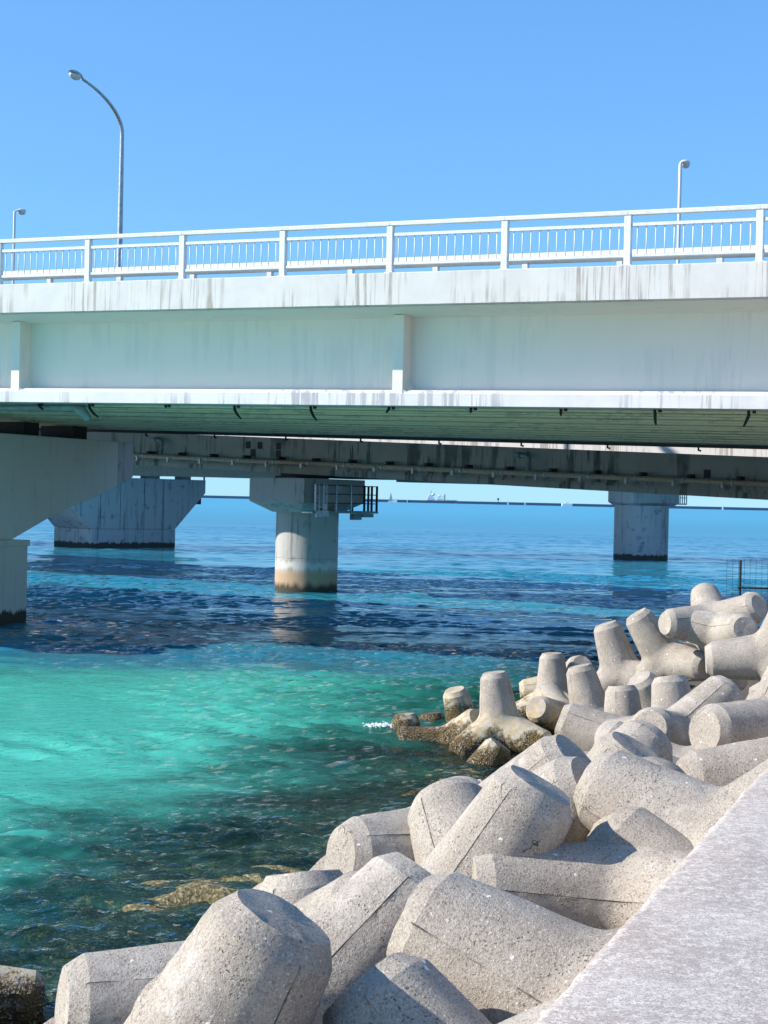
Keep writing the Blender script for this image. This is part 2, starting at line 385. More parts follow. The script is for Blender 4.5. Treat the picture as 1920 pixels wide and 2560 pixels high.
# sea wall: broad cap with a worn, rounded edge, cast in lengths
wall = root('sea_wall', ws(0, 0, 0), 0, 'broad pale rough concrete sea wall cap running along the heap of blocks', 'sea wall')
wz = 2.85
def wall_seg(s0, s1):
    prof = [(.05,-1),(.05,wz-.05),(.045,wz-.022),(.03,wz-.006),(.0,wz),(-.25,wz)]+[(-.25-.35*q, wz) for q in range(1, 9)]+[(-3.05,-1)]
    n = len(prof); K = max(2, int((s1-s0)/.06)) if s0 < 12 else max(2, int((s1-s0)/.5))
    vs = []
    for a in range(K+1):
        s_ = s0+(s1-s0)*a/K
        for i, (w_, z_) in enumerate(prof):
            dw = dz = 0
            if 1 <= i <= 5:
                dw = .006*noise.noise(Vector((s_*3, 0, i*.2)))+.005*noise.noise(Vector((s_*14, 2, i*.3)))
                dz = .006*noise.noise(Vector((s_*9, 5, i*.3)))
            vs.append(ws(s_, w_+dw, z_+dz)-wall.location)
    fs = [(a*n+i, a*n+(i+1) % n, (a+1)*n+(i+1) % n, (a+1)*n+i) for a in range(K) for i in range(n)]
    fs += [tuple(range(n)), tuple(K*n+i for i in reversed(range(n)))]
    return mesh('wall_section', vs, fs, M['wall'], wall, sharp=40)
for a, b in ((-9.0, 9.99), (10.0, 19.99), (20, 29.99), (30, 39.99), (40, 60)): wall_seg(a, b)
pv = [ws(-9, -3.06, 2.70), ws(60, -3.06, 2.70), ws(60, -40, 2.70), ws(-9, -40, 2.70)]
prop(mesh('promenade', pv, [(0,1,2,3)], M['wall']), kind='structure')

# ---------------------------------------------------------------- road bridge in front
A1 = math.radians(-25.0)
rb = root('road_bridge', (8.04, 32.2, 0), A1, 'wide white road bridge with ribbed side girder crossing the whole picture', 'bridge')
UL, UR = -80.0, 26.0
us = [UL, -60, -45, -32, -24, -16, -8, 0, 8, 16, UR]
sl = lambda u, v, z: z-.0140*u
MB().prism([(0,8.71),(.0,9.44),(.02,9.46),(.38,9.46),(.40,9.44),(.40,9.16),(.40,8.80),(.30,8.71)], us, sl).build('parapet', M['parapet'], rb)
MB().prism([(.41,8.80),(.41,9.05),(16.0,9.05),(16.0,8.80),(14.5,8.60),(2.2,8.60),(1.72,8.70)], us, sl).build('deck_slab', M['girder'], rb)
MB().prism([(.31,8.705),(.41,8.79),(1.71,8.69),(1.71,8.60)], us, sl).build('soffit_edge', M['girder'], rb)
MB().prism([(.42,9.06),(.42,9.18),(2.9,9.18),(2.9,9.06)], us, sl).build('footway', M['dark_conc'], rb)
MB().prism([(2.92,9.055),(2.92,9.07),(15.4,9.07),(15.4,9.055)], us, sl).build('carriageway', M['asphalt'], rb)
MB().prism([(15.7,8.8),(15.7,9.75),(16.0,9.75),(16.0,8.8)], us, sl).build('far_parapet', M['parapet'], rb)
# web plate, ribs and bottom flange
MB().prism([(1.70,6.74),(1.70,8.70),(1.78,8.70),(1.78,6.74)], us, sl).build('web_plate', M['girder'], rb)
MB().prism([(1.20,6.43),(1.20,6.72),(1.30,6.81),(1.69,6.84),(1.69,6.43)], us, sl).build('bottom_flange', M['lip'], rb)
rib = None
for k in range(-6, 3):
    uc = -9.16+11.48*k
    b = MB()
    z0, z1 = 6.80-.014*uc, 8.72-.014*uc
    w_ = .135
    b.hexa([(uc-w_,1.215,z0-.30),(uc+w_,1.215,z0-.30),(uc+w_,1.698,z0-.30),(uc-w_,1.698,z0-.30),
            (uc-w_,1.215,z1-.10),(uc+w_,1.215,z1-.10),(uc+w_,1.698,z1-.02),(uc-w_,1.698,z1-.02)])
    b.add([(uc+w_,1.222,z0+.02),(uc+w_,1.69,z0+.02),(uc+w_+.16,1.69,z0-.02),(uc+w_,1.69,z0+.25),(uc+w_+.16,1.26,z0-.05),(uc+w_,1.222,z0-.05),(uc+w_,1.69,z0-.05),(uc+w_+.16,1.69,z0-.05)], [(0,3,2,4),(0,5,6,1,3),(4,2,7),(0,4,5),(5,4,7,6),(3,1,6,7,2)])
    b.build('stiffener_rib', M['girder'], rb)
# stepped soffit running along the bridge, falling slightly toward the land at the back
def zb(u, v):
    t = (v-1.7)/12.8
    f = 6.44-.0138*u; bk = 6.10-.0195*u
    return f+(bk-f)*t
sv = [1.7, 2.3, 3.2, 4.0, 5.1, 5.8, 6.9, 7.7, 8.8, 9.9, 10.9, 12.0, 13.1, 14.5]
for i in range(len(sv)-1):
    a, b_ = sv[i]+.004, sv[i+1]-.004; dz = .05 if i % 2 else .0
    MB().prism([(a,dz),(b_,dz),(b_,.34),(a,.34)], us, lambda u, v, z: zb(u, v)+z).build('soffit_strip', M['soffit'], rb)
    if i: MB().prism([(sv[i]-.05,-.045),(sv[i]+.03,-.045),(sv[i]+.03,-.001),(sv[i]-.05,-.001)], us, lambda u, v, z: zb(u, v)+z).build('longitudinal_stiffener', M['soffit'], rb)
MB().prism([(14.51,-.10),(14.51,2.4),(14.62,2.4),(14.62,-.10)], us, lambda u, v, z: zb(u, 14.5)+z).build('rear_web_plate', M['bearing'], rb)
# black cable hooks under the flange
hk = [(-20.33,.30,.25),(-18.63,.62,.5),(-16.19,.16,.0),(-14.08,.60,.35),(-11.85,.62,.3),(-9.67,.26,-.15),(-7.50,.22,.0),(-5.23,.30,.0),(-2.98,.60,.05),(-.85,.62,-.2),(1.4,.4,.1),(3.7,.5,.1),(-22.6,.4,.1),(-24.9,.5,.2)]
for u, ln, bend in hk:
    z0 = zb(u, 1.8)+.02; b = MB()
    d_ = ln*.62
    b.tube([(u,1.86,z0),(u+.01,1.86,z0-d_*.35),(u+bend*.25,1.87,z0-d_*.7),(u+bend*.55,1.9,z0-d_)], [.034,.040,.036,.022], 7)
    b.box(u+.10,u+.17,1.80,1.86,z0-.09,z0+.0)
    b.build('cable_hook', M['black'], rb)
for u in np.arange(-34, 10, 2.9):
    z0 = zb(u, 14.5)-.02
    MB().tube([(u,14.56,z0),(u,14.56,z0-.16),(u+.08,14.56,z0-.18)], .035, 6).build('rear_hook', M['black'], rb)
b = MB(); z0 = zb(-21, 2.3)-.05
b.tube([(-24.5,2.15,z0-.04),(-19.6,2.1,z0-.06),(-19.2,2.1,z0-.07)], .075, 12); b.tube([(-19.2,2.1,z0-.10),(-19.02,2.1,z0-.16),(-18.85,2.1,z0-.34),(-18.78,2.1,z0-.40)], [.13,.14,.11,.04], 12)
b.build('drain_pipe', M['teal_steel'], rb, sharp=40)

# pedestrian railing on the parapet: a thing of its own
rl = root('pedestrian_railing', (8.04, 32.2, 0), A1, 'white steel pedestrian railing with upright bars along the top of the bridge', 'railing')
zt = lambda u: 9.46-.014*u
post = None; PS = 2.86; U0 = -.33; bal = None; capm = None
kmin, kmax = -12, 5
for k in range(kmin, kmax+1):
    u = U0+PS*k
    if post is None:
        b = MB(); b.box(-.075,.075,.05,.20,0.0,1.10); b.box(-.11,.11,.02,.23,0,.02)
        post = b.build('post', M['white_metal'], rl, .008); post.location = (u, 0, zt(u))
    else: inst(post, 'post', (u, 0, zt(u)), rl)
    if k == kmax: break
    ua, ub = u+.078, u+PS-.078
    MB().prism([(.075,.86),(.075,.93),(.175,.93),(.175,.86)], [ua, ub], lambda u, v, z: zt(u)+z).build('middle_rail', M['white_metal'], rl)
    MB().prism([(.075,.19),(.075,.25),(.175,.25),(.175,.19)], [ua, ub], lambda u, v, z: zt(u)+z).build('bottom_rail', M['white_metal'], rl)
    MB().prism([(.035,1.105),(.03,1.17),(.06,1.20),(.19,1.20),(.22,1.17),(.215,1.105)], [u-.001+.004, u+PS-.005], lambda u, v, z: zt(u)+z).build('hand_rail', M['white_metal'], rl)
    for q in range(13):
        uu = u+PS*(q+1)/14; 
        if bal is None:
            bal = MB().tube([(0,.125,0),(0,.125,.61)], .014, 8).build('baluster', M['white_metal'], rl, smooth=True); bal.location = (uu, 0, zt(uu)+.2505)
        else: inst(bal, 'baluster', (uu, 0, zt(uu)+.2505), rl)
# guard pipe between footway and road
gr = root('guard_rail', (8.04, 32.2, 0), A1, 'thick cream horizontal guard pipe on short posts behind the railing bars', 'guard rail')
gz = lambda u: 9.90-.0145*u
MB().tube([(u, 2.2, gz(u)+.125) for u in (-38, -20, 0, 14)], .135, 16).build('pipe', M['rail_metal'], gr, smooth=True)
gp = None
for k in range(-16, 7):
    u = -1.64+2.33*k
    if gp is None:
        gp = MB().box(-.07,.07,2.13,2.27,-.74,-.005).build('guard_post', M['white_metal'], gr, .008); gp.location = (u, 0, gz(u))
    else: inst(gp, 'guard_post', (u, 0, gz(u)), gr)

# ---------------------------------------------------------------- street lamps
def lamp(loc, rz, h, reach, rise, r0, r1, label, tw=False, mat='galv'):
    t = root('street_lamp', loc, rz, label, 'street lamp', 'street lamps above the bridges')
    pts = [(0,0,0)]; rr = [r0]
    hs = h-rise
    for i in range(1, 9): pts.append((0,0,hs*i/8)); rr.append(r0+(r1*1.25-r0)*i/8)
    for i in range(1, 15):
        a = PI/2*i/14*.80
        sa = math.sin(PI/2*.80); ca = 1-math.cos(PI/2*.80)
        pts.append((0, -reach*(1-math.cos(a))/ca, hs+rise*math.sin(a)/sa)); rr.append(r1*1.25-(r1*.5)*i/14)
    MB().tube(pts, rr, 12).build('pole', M[mat], t, smooth=True)
    MB().box(-r0*1.7,r0*1.7,-r0*1.7,r0*1.7,-.25,.02).build('base_plate', M[mat], t, .01)
    MB().tube([(0,0,h*.13),(0,0,h*.135)], r0*1.25, 12).build('collar', M['dark_steel'], t)
    # head: flattened drop shape, lens under it
    e = Vector(pts[-1]); d = (e-Vector(pts[-2])).normalized(); 
    L_ = .78 if not tw else .62
    vs, fs = [], []; n, sg = 9, 14
    prof = [(0,.05),(.10,.07),(.22,.13),(.38,.165),(.55,.17),(.72,.15),(.87,.10),(.96,.05),(1.0,.01)]
    tilt = Vector((0,-1,.10)).normalized()
    for (q, rr_) in prof:
        for k in range(sg):
            a = 2*PI*k/sg; zz = math.sin(a)*rr_*(.62 if math.sin(a) > 0 else .30)
            c_ = e-d*.03+tilt*(q*L_); vs.append((c_.x+math.cos(a)*rr_, c_.y, c_.z+zz+.03))
    fs = [(i*sg+k, i*sg+(k+1) % sg, (i+1)*sg+(k+1) % sg, (i+1)*sg+k) for i in range(n-1) for k in range(sg)]
    fs += [tuple(range(sg)), tuple((n-1)*sg+k for k in reversed(range(sg)))]
    mesh('lamp_head', vs, fs, M['white_metal'] if tw else M['galv'], t, smooth=True)
    c_ = e+tilt*(.50*L_); b = MB(); vs = []; fs = []
    for i, (rr_, dz) in enumerate([(1.0,-.02),(.92,-.10),(.7,-.155),(.35,-.185),(.02,-.19)]):
        for k in range(14):
            a = 2*PI*k/14; vs.append((c_.x+math.cos(a)*.155*rr_, c_.y+math.sin(a)*.29*rr_*L_/.78, c_.z+.02+dz))
    fs = [(i*14+k, i*14+(k+1) % 14, (i+1)*14+(k+1) % 14, (i+1)*14+k) for i in range(4) for k in range(14)]+[tuple(range(14)), tuple(56+k for k in range(14))]
    mesh('lamp_glass', vs, fs, M['glass'], t, smooth=True)
    return t
c1, s1 = math.cos(A1), math.sin(A1)
def fr1(u, v, z): return (8.04+c1*u-s1*v, 32.2+s1*u+c1*v, z)
lamp(fr1(-25.95, 13.6, 9.35), A1, 9.22, 2.45, 1.35, .125, .06, 'tall grey curved street lamp rising behind the railing, its head pointing left')

# ---------------------------------------------------------------- near pier of the road bridge
p1 = root('bridge_pier', (-11.58, 50.2, 0), A1, 'near grey pier at the left edge whose hammerhead arm carries the road bridge', 'pier')
# local x along the bridge, local y across
colw = 3.4
MB().prism([(-5.0,-4),(-5.0,2.66),(.0,2.66),(.0,-4)], [-colw, 0], lambda u, v, z: z).build('column', M['pier_near'], p1, .04)
MB().prism([(-5.04,2.50),(-5.04,2.70),(.04,2.70),(.04,2.50)], [-colw-.04, .04], lambda u, v, z: z).build('column_rim', M['pier_near'], p1, .01)
prof = [(-.55,2.702),(1.2,3.34),(2.6,3.80),(4.1,4.16),(5.35,4.56),(6.3,4.90),(6.3,6.13),(-11.3,6.13),(-11.3,4.9),(-4.5,2.702)]
prof2 = [(-.55,2.702),(1.2,3.34),(2.6,3.80),(4.1,4.16),(5.32,4.55),(5.32,6.13),(-11.3,6.13),(-11.3,4.9),(-4.5,2.702)]
MB().prism(prof2, [-colw+.15, -.25], lambda u, v, z: z).build('hammerhead', M['pier_near'], p1, .02)
MB().prism([(5.34,4.56),(6.3,4.88),(6.3,6.11),(5.34,6.11)], [-colw+.17, -.27], lambda u, v, z: z).build('arm_end_block', M['pier_mid'], p1, .02)
for y in (-9.5, -5.5, -1.5, 1.2, 3.9):
    MB().box(-2.3,-.9,y-.4,y+.4,6.13,6.60).build('bearing', M['bearing'], p1)

# ---------------------------------------------------------------- second bridge
A2 = math.atan2(-.555, .832)
b2 = root('footbridge', (14.48, 58.0, 0), A2, 'dark concrete beam bridge with a brown conduit, seen under the white bridge', 'bridge'); b2.name = 'beam_bridge'
us2 = [-75, -50, -32, -24, -16, -8, 0, 10, 22, 34]
bt = lambda u, v, z: 4.58-.0345*u+z if u > -40 else 4.58+.0345*40+z
def prism_tb(zt_, zb_, v0, v1, name, m, uu=us2, par=b2):
    vs = []
    for u in uu: vs += [(u, v0, zb_(u)), (u, v1, zb_(u)), (u, v1, zt_(u)), (u, v0, zt_(u))]
    fs = [(k*4+i, k*4+(i+1) % 4, k*4+4+(i+1) % 4, k*4+4+i) for k in range(len(uu)-1) for i in range(4)]+[(0,1,2,3), tuple(4*(len(uu)-1)+i for i in (3,2,1,0))]
    return mesh(name, vs, fs, m, par)
bb = lambda u: 4.58-.0345*max(u, -40)
bf = lambda u: bb(u)+.33
tp = lambda u: 6.24-.0345*max(u, -40)
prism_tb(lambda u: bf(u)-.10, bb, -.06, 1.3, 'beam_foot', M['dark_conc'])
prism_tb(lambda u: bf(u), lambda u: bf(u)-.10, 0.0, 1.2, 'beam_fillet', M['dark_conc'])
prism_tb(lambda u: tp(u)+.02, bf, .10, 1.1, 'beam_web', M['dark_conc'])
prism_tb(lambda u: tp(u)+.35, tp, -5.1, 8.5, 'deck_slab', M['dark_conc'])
prism_tb(lambda u: tp(u)+1.15, lambda u: tp(u)-.16, -5.32, -5.10, 'edge_parapet', M['parapet'])
prism_tb(lambda u: tp(u)+1.15, lambda u: tp(u)-.10, 8.5, 8.72, 'edge_parapet', M['parapet'])
r2 = lambda u: 4.92-.009*max(u, -40) if u < -5 else bb(u)+.3
prism_tb(lambda u: tp(u)-.01, r2, 3.2, 4.4, 'rear_beam', M['teal_steel'], [-75, -50, -32, -23.6])
prism_tb(lambda u: tp(u)-.01, r2, 3.2, 4.4, 'rear_beam', M['teal_steel'], [-18.9, -12, -4, 10, 34])
prism_tb(lambda u: 6.0-.0345*u, lambda u: 5.22, .3, 6.0, 'recess_shade_block', M['bearing'], [-23.4, -19.1])  # near-black block filling the gap above the cap, painting its shade
# darker patch plates on the web
for (u, z) in ((-25.2,.9),(-24.5,.9),(-23.4,.9),(-24.9,.55),(-23.4,.55),(-2.5,.55),(2,.4)):
    MB().box(u-.14,u+.14,.085,.099,bf(u)+z-.16,bf(u)+z+.16).build('repair_patch', M['bearing'], b2)
pz = lambda u: 5.17-.0305*u
MB().tube([(u, -.36, pz(u)) for u in (-40, -30, -20, -10, 0, 10, 20, 34)], .105, 14).build('conduit', M['pipe'], b2, smooth=True)
ck = None
for k in range(-4, 25):
    u = -33.3+2.0*k
    if ck is None:
        ck = MB().tube([(-.03,-.36,0),(.03,-.36,0)], .135, 14).build('pipe_clamp', M['clip'], b2)
        ca = MB().box(.04,.14,-.52,-.44,-.24,-.01).build('pipe_clip', M['clip'], b2)
        cb = MB().box(-.06,.06,-.42,.10,.03,.25).build('pipe_bracket', M['bearing'], b2)
        for o_, du in ((ck,0),(ca,.55-1),(cb,.25)): o_.location = (u+du, 0, pz(u+du))
    else:
        inst(ck, 'pipe_clamp', (u, 0, pz(u)), b2); inst(ca, 'pipe_clip', (u-.45, 0, pz(u-.45)), b2); inst(cb, 'pipe_bracket', (u+.25, 0, pz(u+.25)), b2)
    if k % 2: inst(ck, 'pipe_coupling', (u+1.0, 0, pz(u+1)), b2).scale = (.6, .93, .93)
for u in (-30.3, -10.15):
    b = MB(); z0 = tp(u)-.35
    b.tube([(u-.75,-.1,z0),(u-.45,-.12,z0)], .13, 12); b.tube([(u-.45,-.12,z0-.02),(u-.12,-.2,z0-.04),(u,-.2,z0-.16),(u+.01,-.28,pz(u)+.08)], .085, 10)
    b.tube([(u-.0,-.22,z0-.45),(u,-.23,z0-.52)], .11, 10)
    b.build('drain_pipe', M['teal_steel'], b2, sharp=40)
def fr2(u, v, z): return (14.48+math.cos(A2)*u-math.sin(A2)*v, 58.0+math.sin(A2)*u+math.cos(A2)*v, z)
def place_lamp(px_ratio, v):   # a point of line v seen at lateral ratio X/Y
    c, s = math.cos(A2), math.sin(A2)
    bx, by = 14.48-s*v, 58+c*v
    return (px_ratio*by-bx)/(c-px_ratio*s)
u_a = place_lamp(.1872, -4.6); u_b = place_lamp(-.2440, -4.6)
lamp(fr2(u_a, -4.6, tp(u_a)+.4), A2+PI, 9.9, .14, .10, .06, .05, 'slender white street lamp rising above the right end of the railing', True, 'white_metal')
lamp(fr2(u_b, -4.6, tp(u_b)+.4), A2+PI, 9.9, .14, .10, .06, .05, 'small distant white street lamp at the far left edge above the railing', True, 'white_metal')

# pier 2: round column with an angular cap and a steel access platform
p2 = root('round_pier', (-3.52, 70.85, 0), A2, 'round concrete pier in the middle with an angular cap, sunlit patch and access platform', 'pier')
R2 = 1.44
def cyl(name, R, z0, z1, m, par, seg=64, joints=(), cx=0, cy=0):
    zs = [z0]; rr = [R]
    for j in joints: zs += [j-.02, j-.005, j+.005, j+.02]; rr += [R, R-.018, R-.018, R]
    zs.append(z1); rr.append(R)
    vs = [(cx+math.cos(2*PI*k/seg)*r_, cy+math.sin(2*PI*k/seg)*r_, z) for z, r_ in zip(zs, rr) for k in range(seg)]
    n = len(zs); fs = [(i*seg+k, i*seg+(k+1) % seg, (i+1)*seg+(k+1) % seg, (i+1)*seg+k) for i in range(n-1) for k in range(seg)]
    fs += [tuple(reversed(range(seg))), tuple((n-1)*seg+k for k in range(seg))]
    return mesh(name, vs, fs, m, par, sharp=40)
cyl('column', R2, -4, 3.62, M['pier_mid'], p2, joints=(1.5,))
x0, x1, y0, y1 = -1.55, 1.55, -2.38, 2.38
b = MB()
ring = [[(x0+.75,y0+.75,3.60),(x1-.75,y0+.75,3.60),(x1-.75,y1-.75,3.60),(x0+.75,y1-.75,3.60)],
        [(x0,y0,4.08),(x1,y0,4.08),(x1,y1,4.08),(x0,y1,4.08)],[(x0,y0,5.14),(x1,y0,5.14),(x1,y1,5.14),(x0,y1,5.14)]]
vs = [p for r_ in ring for p in r_]
b.add(vs, [(3,2,1,0)]+[(q*4+i, q*4+(i+1) % 4, q*4+4+(i+1) % 4, q*4+4+i) for q in (0,1) for i in range(4)]+[(8,9,10,11)])
b.build('pier_cap', M['pier_mid'], p2, .02)
MB().box(-.6,.6,-1.7,-.5,5.14,5.24).build('bearing', M['bearing'], p2)
# platform along the right hand face and round the far corner
pf = MB(); pf.box(x1+.02,x1+.62,-2.55,2.6,3.60,3.70); pf.box(x0+.5,x1,2.40,2.6,3.60,3.70)
pf.box(x1+.20,x1+.45,.9,1.5,3.30,3.59); pf.box(x1+.10,x1+.5,1.5,2.4,3.42,3.59)
pf.build('platform_floor', M['teal_steel'], p2)
for (x, y) in ((x1+.58,-2.3),(x1+.58,-1.5),(x1+.58,-.75),(x1+.58,.4),(x1+.58,1.5),(x1+.58,2.1),(x1+.58,2.52),(x1+.1,2.52),(x1-.8,2.52)):
    MB().box(x-.04,x+.04,y-.04,y+.04,3.70,4.88).build('platform_post', M['dark_steel'] if y > 1 else M['galv'], p2)
for z in (4.05, 4.46, 4.85):
    MB().box(x1+.565,x1+.595,-2.3,2.52,z-.02,z+.02).build('platform_rail', M['dark_steel'], p2)
    MB().box(x1-.8,x1+.564,2.505,2.535,z-.02,z+.02).build('platform_rail', M['dark_steel'], p2)
lb = MB()
for y in (-2.15,-1.80): lb.box(x1+.64,x1+.69,y-.03,y+.03,3.45,4.9)
for q in range(6): lb.box(x1+.65,x1+.68,-2.12,-1.83,3.65+.2*q,3.68+.2*q)
lb.build('ladder', M['galv'], p2)
MB().box(x1+.64,x1+.73,-2.4,-1.5,3.45,3.72).build('ladder_bracket', M['clip'], p2)
MB().box(x1+.02,x1+.05,-.05,.45,4.62,4.90).build('number_plate', M['clip'], p2)

# ---------------------------------------------------------------- third bridge with its two piers
b3 = root('far_bridge', (0, 123.5, 0), math.radians(-2.5), 'pale far bridge span resting on the two distant piers', 'bridge')
MB().prism([(-3.5,6.35),(-3.5,7.9),(3.5,7.9),(3.5,6.35)], [-90, 80], lambda u, v, z: z-.004*u).build('box_girder', M['pier_far'], b3)
MB().prism([(-9.3,7.95),(-9.3,9.0),(-9.0,9.0),(-9.0,7.95)], [-90, 80], lambda u, v, z: z-.004*u).build('edge_parapet', M['parapet'], b3)
MB().prism([(-8.99,7.92),(-8.99,8.2),(7,8.2),(7,7.92)], [-90, 80], lambda u, v, z: z-.004*u).build('deck_slab', M['dark_conc'], b3)  # deck and parapet overhang, unseen, widened to cast shade on the far piers
pA = root('wall_pier', (-22.6, 119.0, 0), math.radians(45), 'distant flared blue grey wall pier behind the near hammerhead arm', 'pier')
Lf, Df = 8.1, 5.2
cuts = [0, 2.7, 5.4, Lf]
MB().prism([(0,-4),(0,1.45),(Df,1.45),(Df,-4)], [0, Lf], lambda u, v, z: z).build('base_wall', M['pier_far'], pA, .03)
# flared head built of three cast panels with open joints
def hp(xa, xb, name):
    pts = []
    def low(x): return 1.47 if 0 <= x <= Lf else (1.47+(-x) if x < 0 else 1.47+(x-Lf)*.98)
    xs = sorted(set([xa, xb]+[q for q in (0, Lf) if xa < q < xb]))
    prof = [(x, low(x)) for x in xs]+[(xb, 5.5), (xa, 5.5)]
    n = len(prof); vs = [(x, .05, z) for x, z in prof]+[(x, Df-.05, z) for x, z in prof]
    fs = [tuple(range(n)), tuple(reversed(range(n, 2*n)))]+[(i, (i+1) % n, n+(i+1) % n, n+i) for i in range(n)]
    mesh(name, vs, fs, M['pier_far'], pA)
ed = [-3.1, .85, 2.7, 5.0, 6.9, Lf+3.05]
for a, b_ in zip(ed[:-1], ed[1:]): hp(a+.025, b_-.025, 'head_panel')
MB().box(-2.9, Lf+2.8, .3, Df-.3, 3.5, 5.45).build('head_core', M['bearing'], pA)
for (x, wd, z1) in ((1.0,.5,6.1),(2.2,.8,6.3),(3.6,.3,6.35),(6.2,1.2,6.1),(9.5,.9,5.95)):
    MB().box(x-wd/2,x+wd/2,.5,1.5,5.5,z1).build('bearing', M['teal_steel'], pA)
MB().box(Lf+2.9,Lf+3.0,.1,.2,4.6,6.1).build('edge_post', M['dark_steel'], pA)
pB = root('far_round_pier', (20.35, 121.6, 0), math.radians(32), 'distant round pier at the right under the dark beam, with a small platform', 'pier')
cyl('column', 2.13, -4, 4.22, M['pier_far'], pB, joints=(1.75,))
b = MB()
ring = [[(-1.9,-1.2,4.2),(2.3,-1.2,4.2),(2.3,1.2,4.2),(-1.9,1.2,4.2)],[(-2.2,-1.5,4.45),(2.6,-1.5,4.45),(2.6,1.5,4.45),(-2.2,1.5,4.45)],[(-2.2,-1.5,6.28),(2.6,-1.5,6.28),(2.6,1.5,6.28),(-2.2,1.5,6.28)]]
vs = [p for r_ in ring for p in r_]
b.add(vs, [(3,2,1,0)]+[(q*4+i, q*4+(i+1) % 4, q*4+4+(i+1) % 4, q*4+4+i) for q in (0,1) for i in range(4)]+[(8,9,10,11)])
b.build('pier_cap', M['pier_far'], pB, .02)
MB().box(2.62,3.4,-1.5,-.6,4.35,4.45).build('platform_floor', M['clip'], pB)
for x in (2.7, 2.93, 3.16, 3.38): MB().box(x-.03,x+.03,-1.5,-1.44,4.45,5.6).build('platform_post', M['clip'], pB)
for z in (4.9, 5.3, 5.6): MB().box(2.65,3.4,-1.52,-1.505,z-.03,z+.03).build('platform_rail', M['clip'], pB)

# ---------------------------------------------------------------- tetrapods
LEG = [Vector((0,0,1))]+[Vector((math.sin(math.radians(109.4712))*math.cos(a), math.sin(math.radians(109.4712))*math.sin(a), -1/3)) for a in (0, 2*PI/3, 4*PI/3)]
LT = .97
def tetra_mesh(seed, name):
    legs = np.array([list(v) for v in LEG])
    def f(P):
        out = None; gs = []
        for a in legs:
            t = P@a; q = np.sqrt(np.maximum((P*P).sum(1)-t*t, 1e-12))
            g1 = (q-(.364-.128*np.maximum(t, 0)))*.98; g2 = t-LT; g3 = ((q-.240)*.070+(t-LT+.070)*.048)/.0849
            m12 = np.maximum(np.maximum(np.maximum(g1, g2), g3), -t-.12)
            gs.append(m12)
        # polynomial smooth minimum, fillet between the legs
        r_ = gs[0]
        for g in gs[1:]:
            k = .065; h = np.clip(.5+.5*(g-r_)/k, 0, 1); r_ = g*(1-h)+r_*h-k*h*(1-h)
        return r_
    phis = sorted([2*PI*k/54 for k in range(54) if k % 18]+[2*PI/3*j+d for j in range(3) for d in (-.04, -.013, 0, .013, .04)])
    phis = [p % (2*PI) for p in phis]; phis = sorted(phis); nphi = len(phis)
    verts, faces, seam = [], [], []
    for li, a in enumerate(LEG):
        nb = LEG[(li+1) % 4] if li else LEG[1]
        b = (nb-a*nb.dot(a)).normalized(); c = a.cross(b)
        rows = []
        for ph in phis:
            dl = ph % (2*PI/3); dl = min(dl, 2*PI/3-dl); tb = math.atan(1.41421/math.cos(dl))
            th = [math.atan(q/LT) for q in (.05, .10, .15, .18, .192)]
            th += [math.atan(.205/(LT-.018)), math.atan(.222/(LT-.045)), math.atan(.238/(LT-.068))]
            t0 = LT-.085; t1 = .364/(math.tan(tb)+.128)
            for i in range(27):
                t = t0+(t1-t0)*i/26; th.append(math.atan((.364-.128*t)/t))
            rows.append(th)
        base = len(verts); verts.append(a*LT); seam.append(0.)
        nr = len(rows[0])
        for j in range(nr):
            for i, ph in enumerate(phis):
                th = rows[i][j]
                verts.append(a*math.cos(th)+(b*math.cos(ph)+c*math.sin(ph))*math.sin(th))
                dl = ph % (2*PI/3); dl = min(dl, 2*PI/3-dl)
                seam.append(1. if dl < .001 and j > 7 else (.2 if dl < .03 and j > 7 else 0.))
        for i in range(nphi): faces.append((base, base+1+i, base+1+(i+1) % nphi))
        for j in range(nr-1):
            for i in range(nphi):
                p = base+1+j*nphi; faces.append((p+i, p+nphi+i, p+nphi+(i+1) % nphi, p+(i+1) % nphi))
    Dv = np.array([list(v.normalized()) for v in verts])
    lo = np.full(len(Dv), .15); hi = np.full(len(Dv), 1.3)
    for _ in range(26):
        mid = (lo+hi)/2; ins = f(Dv*mid[:, None]) < 0
        lo = np.where(ins, mid, lo); hi = np.where(ins, hi, mid)
    rho = (lo+hi)/2
    P = Dv*rho[:, None]
    off = Vector((seed*11.3, seed*5.1, seed*2.7))
    for i in range(len(P)):
        p = Vector(P[i]); d = .012*noise.noise(p*2.2+off)+.006*noise.noise(p*7+off)+.0035*noise.noise(p*21+off)
        s_ = seam[i]
        if s_ == 1.: d += -.011*max(0, noise.noise(p*3+off)*2+.5)
        elif s_ > 0: d += .004+.010*noise.noise(p*17+off)
        P[i] = P[i]*(1+d/rho[i])
    me = bpy.data.meshes.new(name); me.from_pydata([tuple(x) for x in P], [], faces); me.update()
    at = me.attributes.new('seam', 'FLOAT', 'POINT'); at.data.foreach_set('value', seam)
    bm = bmesh.new(); bm.from_mesh(me); bmesh.ops.remove_doubles(bm, verts=bm.verts, dist=.0025); bmesh.ops.recalc_face_normals(bm, faces=bm.faces); bm.to_mesh(me); bm.free()
    me.polygons.foreach_set('use_smooth', [True]*len(me.polygons)); me.set_sharp_from_angle(angle=math.radians(24))
    me.materials.append(M['tetra']); return me
TM = [tetra_mesh(s_, 'tetrapod') for s_ in (1, 2, 3)]
